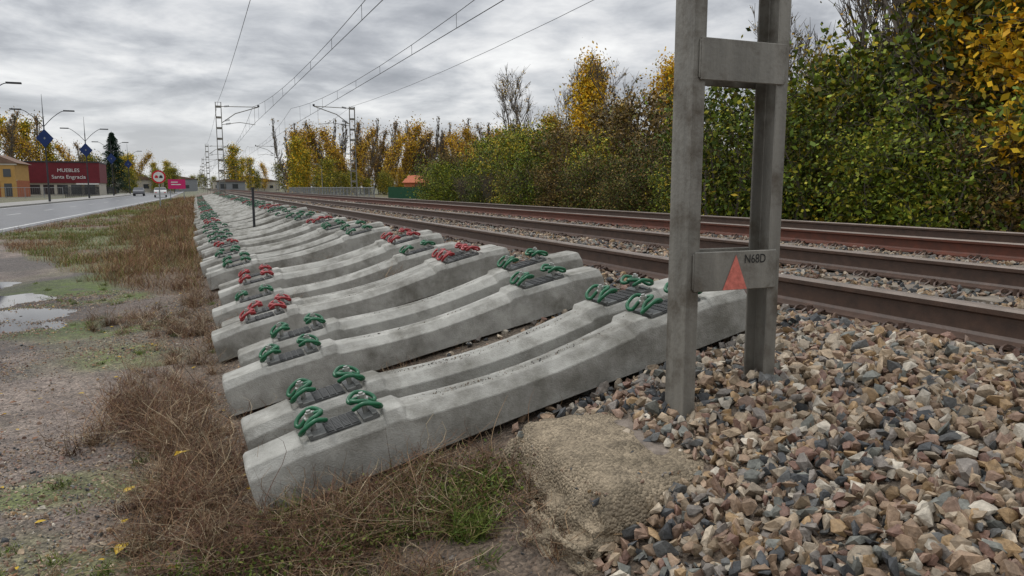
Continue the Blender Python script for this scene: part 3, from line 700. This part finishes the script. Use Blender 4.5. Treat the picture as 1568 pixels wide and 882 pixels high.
def conifer(h,seed=5):
    r=np.random.default_rng(seed)
    V,F=tubes(np.array([[0,0,0.]]),np.array([[0,0,h]]),np.array([.22]),np.array([.02]),8)
    n=15000; t=r.random(n)**.8*.97; z=h*(.08+.92*t); rad=(1-t)**.8*h*.38+.12; whorl=.55+.45*np.abs(np.sin(z*2.2+r.normal(0,.3,n))); a=r.random(n)*6.283; lob=.7+.3*np.sin(a*5+np.floor(z*1.1)*2.1); q=rad*whorl*lob*r.random(n)**.45
    P=np.stack([np.cos(a)*q,np.sin(a)*q,z-q*.25],1); d=np.stack([np.cos(a),np.sin(a),-.3+r.normal(0,.3,n)],1); b=np.cross(d,r.normal(size=(n,3)));b/=np.linalg.norm(b,axis=1)[:,None]
    s=r.uniform(.2,.42,(n,1)); Q=np.stack([P-d*s*.5,P+b*s*.16,P+d*s*.6,P-b*s*.16],1).reshape(-1,3)
    C=np.tile([.1,.08,.06],(len(V),1)); cc=np.array([.018,.04,.022])*r.uniform(.6,1.6,(n,1))
    return np.concatenate([V,Q]),np.concatenate([F,np.arange(n*4).reshape(-1,4)+len(V)]),np.concatenate([C,np.repeat(cc,4,0)]),np.concatenate([np.zeros(len(F),int),np.ones(n,int)])
obj('pine_tree',tmesh('pine_tree',conifer(13.8)),loc=(-16.2,188,-1.5))

# grass and weeds -------------------------------------------------
def blades(px,py,h,w,lean,cols,pz=None,segs=3,curl=1.0):
    n=len(px); pz=H(px,py)-.01 if pz is None else pz; a=rng.random(n)*6.283; L=lean*rng.random(n)*h
    side=rng.random(n)*6.283; sd=np.stack([np.cos(side),np.sin(side),0*a],1); Vs=[]
    kx=rng.normal(0,.06,n)*h*curl; ky=rng.normal(0,.06,n)*h*curl
    for i in range(segs+1):
        t=i/segs; c=np.stack([px+np.cos(a)*L*t**1.5+kx*math.sin(t*6),py+np.sin(a)*L*t**1.5+ky*(math.sin(t*5+1)-.84),pz+h*t*(1-.38*np.minimum(L/h,1.6)*t)],1)
        ww=(w*(1-.75*t))[:,None]; Vs.append(c-sd*ww);Vs.append(c+sd*ww)
    V=np.stack(Vs,1).reshape(-1,3); k=2*(segs+1)
    q=np.array([[2*i,2*i+1,2*i+3,2*i+2] for i in range(segs)]); F=(q[None]+(np.arange(n)*k)[:,None,None]).reshape(-1,4)
    return V,F,np.repeat(cols,k,0)
DRY=np.array([[.19,.11,.06],[.25,.155,.085],[.12,.062,.04],[.30,.205,.12],[.42,.34,.22],[.16,.08,.05],[.09,.055,.04]])
GRN=np.array([[.09,.13,.02],[.13,.17,.03],[.07,.11,.02],[.18,.19,.05]])
def pick(P,n): return P[rng.integers(0,len(P),n)]*rng.uniform(.7,1.25,(n,1))
def grassobj(name,parts):
    off=0;Vs=[];Fs=[];Cs=[]
    for V,F,C in parts: Vs.append(V);Fs.append(F+off);Cs.append(C);off+=len(V)
    obj(name,mesh_np(name,np.concatenate(Vs),np.concatenate(Fs),M_grass,col=np.concatenate(Cs)))
parts=[]
for (y0,y1,d,hs,ws) in ((9,16,900,1,.0026),(16,28,420,1.05,.0045),(28,55,150,1.1,.008),(55,110,40,1.2,.016)):
    x,y=scat(-6,0.05,y0,y1,d); m_=verge_mask(x,y); cl=fbm(x,y,1.3,31); k=rng.random(len(x))<m_*np.clip(.15+1.6*sst(.38,.62,cl),0,1); x,y=x[k],y[k]; n=len(x)
    right=sst(-3.2,-1.2,x); h=(.05+.36*cl[k]**1.6*(.55+.8*right))*rng.uniform(.5,1.35,n)*hs
    g=rng.random(n)<(.6*(1-right)+.15)*sst(.35,.6,fbm(x,y,.6,41))
    c=pick(DRY,n)*np.array([1.0,.90,.82]); c=np.where(g[:,None],pick(GRN,n)*1.1,c); c=c*(.6+.9*fbm(x,y,.9,51))[:,None]
    parts.append(blades(x,y,h,np.full(n,ws),1.0,c,curl=1.5))
grassobj('verge_grass',parts)
def clump(cx,cy,rx,ry,n,h,w=.0015,pal=DRY,lean=1.5):
    ng=max(3,int(n/55))
    gx=cx+rng.normal(0,rx,ng);gy=cy+rng.normal(0,ry,ng)
    g=rng.integers(0,ng,n); x=gx[g]+rng.normal(0,.022,n);y=gy[g]+rng.normal(0,.022,n)
    gh=rng.uniform(.45,1.2,ng)[g]; hh=h*rng.uniform(.3,1.25,n)*gh
    tint=rng.uniform(.5,1.25,(ng,1))[g]
    return blades(x,y,hh,np.full(n,w)*rng.uniform(.5,1.9,n),lean,pick(pal,n)*tint,segs=6,curl=3.4)
P=[]
for (cx,cy,rx,ry,n,h) in ((-.30,5.0,.17,.30,3000,.30),(-.05,4.2,.10,.2,1300,.26),(-.12,3.6,.13,.22,2600,.26),(.0,3.05,.15,.12,1400,.20),(-.6,8.8,.28,.35,1500,.20),(-.22,6.6,.08,.3,500,.16),(-.25,7.8,.1,.4,700,.2),
  (.35,2.80,.2,.09,2300,.20),(.75,2.74,.18,.12,1900,.22),(.62,2.35,.26,.16,1400,.15),(1.05,2.83,.08,.05,450,.20),(.15,2.45,.2,.16,900,.15),(-.45,2.9,.15,.2,300,.10),(-.3,6.0,.1,.25,400,.16),(.55,2.99,.3,.04,600,.18),
  (.05,4.45,.05,.1,200,.2),(.0,6.0,.06,.25,250,.2),(.0,7.9,.08,.45,600,.25),(.0,10,.1,.5,700,.3),(-.1,12.3,.12,.7,700,.3),(.8,4.25,.5,.08,900,.16),(.9,7.5,.6,.12,900,.2),(.8,10.1,.6,.2,800,.22),(.8,8.35,.6,.08,500,.2)):
    P.append(clump(cx,cy,rx,ry,n,h))
for (cx,cy,rx,ry,n,h) in ((.5,2.8,.25,.12,1100,.11),(.25,2.35,.3,.2,900,.08),(-.5,3.0,.25,.3,900,.05),(.85,2.6,.12,.12,800,.13),(-.9,9.5,.5,.8,900,.06),(-.4,7.2,.25,.8,500,.05),(-.2,4.0,.2,.5,500,.07),(-1.3,12,.6,1.2,1500,.07)):
    P.append(clump(cx,cy,rx,ry,n,h,pal=GRN,w=.0022,lean=1.2))
x=rng.normal(.62,.30,60);y=rng.normal(2.80,.10,60); P.append(blades(x,y,rng.uniform(.2,.42,60),np.full(60,.0022),1.3,pick(DRY,60)*.7,segs=8,curl=1.5))
grassobj('dry_weeds',P)
n=6500; cx=rng.choice([.42,.85,.9,.6,.2,1.0,-.1,.95],n); x=cx+rng.normal(0,.10,n); y=np.where(cx>.8,2.70,2.72)+rng.normal(0,.11,n); z=H(x,y)+rng.random(n)*.11
a_=rng.normal(size=(n,3));a_/=np.linalg.norm(a_,axis=1)[:,None];b_=np.cross(a_,rng.normal(size=(n,3)));b_/=np.linalg.norm(b_,axis=1)[:,None]; s=rng.uniform(.004,.011,(n,1)); Pn=np.stack([x,y,z],1)
Q=np.stack([Pn-a_*s,Pn+b_*s*.5,Pn+a_*s,Pn-b_*s*.5],1).reshape(-1,3)
obj('herb_leaves',mesh_np('herb_leaves',Q,np.arange(n*4).reshape(-1,4),M_grass,col=np.repeat(pick(GRN,n)*.8,4,0)))
n=420; x=np.concatenate([rng.uniform(-2.6,.2,n),[-.12,-.36,-.34]]); y=np.concatenate([rng.uniform(2.2,11,n),[3.8,3.86,3.2]]); s=np.concatenate([rng.uniform(.010,.026,n),[.045,.04,.05]]); n+=3
an=rng.random(n)*6.28; z=H(x,y)+.012; z[-3:]+= [.14,.01,.01]
c,sn=np.cos(an),np.sin(an); L_=[]
for (u,v,w) in ((-1,0,.0),(-.2,.55,.25),(.5,.4,.2),(1.1,0,.0),(.5,-.4,.25),(-.2,-.55,.2)):
    L_.append(np.stack([x+s*(u*c-v*sn),y+s*(u*sn+v*c),z+s*w*rng.uniform(.3,1.5,n)],1))
cl=np.where((rng.random(n)<.25)[:,None],np.array([[.45,.30,.03]]),np.array([[.19,.09,.045]])); cl[-3:]=[.55,.38,.05]
obj('fallen_leaves',mesh_np('fallen_leaves',np.stack(L_,1).reshape(-1,3),np.arange(n*6).reshape(-1,6),M_leaf,col=np.repeat(cl,6,0)))

# ---------------------------------------------------------------- sky & sun
w=bpy.data.worlds.new('World'); scene.world=w; w.use_nodes=True; nt=w.node_tree; N=nt.nodes; L=nt.links
bg=N['Background']; sky=N.new('ShaderNodeTexSky'); sky.sky_type='NISHITA'; sky.sun_disc=False; sky.sun_elevation=R(55); sky.sun_rotation=R(-30)
tc=N.new('ShaderNodeTexCoord'); sp=N.new('ShaderNodeSeparateXYZ'); L.new(tc.outputs['Generated'],sp.inputs[0])
def math_(op,a,b=None,clamp=False):
    m_=N.new('ShaderNodeMath'); m_.operation=op; m_.use_clamp=clamp
    for i,v in enumerate((a,b)):
        if v is None: continue
        if isinstance(v,(int,float)): m_.inputs[i].default_value=v
        else: L.new(v,m_.inputs[i])
    return m_.outputs[0]
den=math_('ADD',math_('MAXIMUM',sp.outputs['Z'],0.0),.17)
cb=N.new('ShaderNodeCombineXYZ'); L.new(math_('DIVIDE',sp.outputs['X'],den),cb.inputs[0]); L.new(math_('DIVIDE',sp.outputs['Y'],den),cb.inputs[1])
def noise(sc,det,ro,di,vec):
    n_=N.new('ShaderNodeTexNoise'); n_.inputs['Scale'].default_value=sc; n_.inputs['Detail'].default_value=det; n_.inputs['Roughness'].default_value=ro; n_.inputs['Distortion'].default_value=di; L.new(vec,n_.inputs['Vector']); return n_.outputs['Fac']
nA=noise(1.2,9,.55,.35,cb.outputs[0]); nB=noise(3.4,7,.6,.3,cb.outputs[0])
mixn=math_('ADD',math_('MULTIPLY',nA,.72),math_('MULTIPLY',nB,.28))
cr=N.new('ShaderNodeValToRGB'); L.new(mixn,cr.inputs[0]); E=cr.color_ramp.elements
E[0].position=.38;E[0].color=(.36,.375,.405,1); E[1].position=.63;E[1].color=(1.0,1.0,.99,1)
e_=E.new(.45);e_.color=(.48,.495,.525,1); e_=E.new(.50);e_.color=(.62,.635,.66,1); e_=E.new(.56);e_.color=(.80,.805,.815,1)
hz=N.new('ShaderNodeMapRange'); hz.inputs['From Min'].default_value=.0;hz.inputs['From Max'].default_value=.14;hz.inputs['To Min'].default_value=.6;hz.inputs['To Max'].default_value=0; L.new(sp.outputs['Z'],hz.inputs['Value'])
mx=N.new('ShaderNodeMix');mx.data_type='RGBA';L.new(hz.outputs[0],mx.inputs['Factor']);L.new(cr.outputs[0],mx.inputs['A']);mx.inputs['B'].default_value=(.80,.815,.83,1)
sc=N.new('ShaderNodeVectorMath');sc.operation='SCALE';L.new(sky.outputs[0],sc.inputs[0]);sc.inputs['Scale'].default_value=.10
mx2=N.new('ShaderNodeMix');mx2.data_type='RGBA';mx2.inputs['Factor'].default_value=.93;L.new(sc.outputs[0],mx2.inputs['A']);L.new(mx.outputs['Result'],mx2.inputs['B'])
zg=N.new('ShaderNodeMapRange'); zg.inputs['From Min'].default_value=.38;zg.inputs['From Max'].default_value=.95;zg.inputs['To Min'].default_value=1;zg.inputs['To Max'].default_value=2.5; L.new(sp.outputs['Z'],zg.inputs['Value'])
L.new(mx2.outputs['Result'],bg.inputs['Color']); L.new(zg.outputs[0],bg.inputs['Strength'])
sd=bpy.data.lights.new('sun','SUN'); sd.energy=1.0; sd.angle=R(14); sd.color=(1,.97,.92)
so=bpy.data.objects.new('sun',sd); COL.objects.link(so)
dirv=Vector((-math.cos(R(55))*.5,math.cos(R(55))*.86,math.sin(R(55)))); so.rotation_euler=dirv.to_track_quat('Z','Y').to_euler(); so.location=(-20,20,30)

# ---------------------------------------------------------------- camera
cd=bpy.data.cameras.new('camera'); cam=bpy.data.objects.new('camera',cd); COL.objects.link(cam); cd.sensor_width=36; cd.lens=26.4; cd.clip_start=.05; cd.clip_end=6000
cam.location=(0,0,0); cam.rotation_euler=(R(90-7.63),0,R(-22.72)); scene.camera=cam
scene.view_settings.view_transform='Standard'; scene.view_settings.look='None'; scene.view_settings.exposure=0
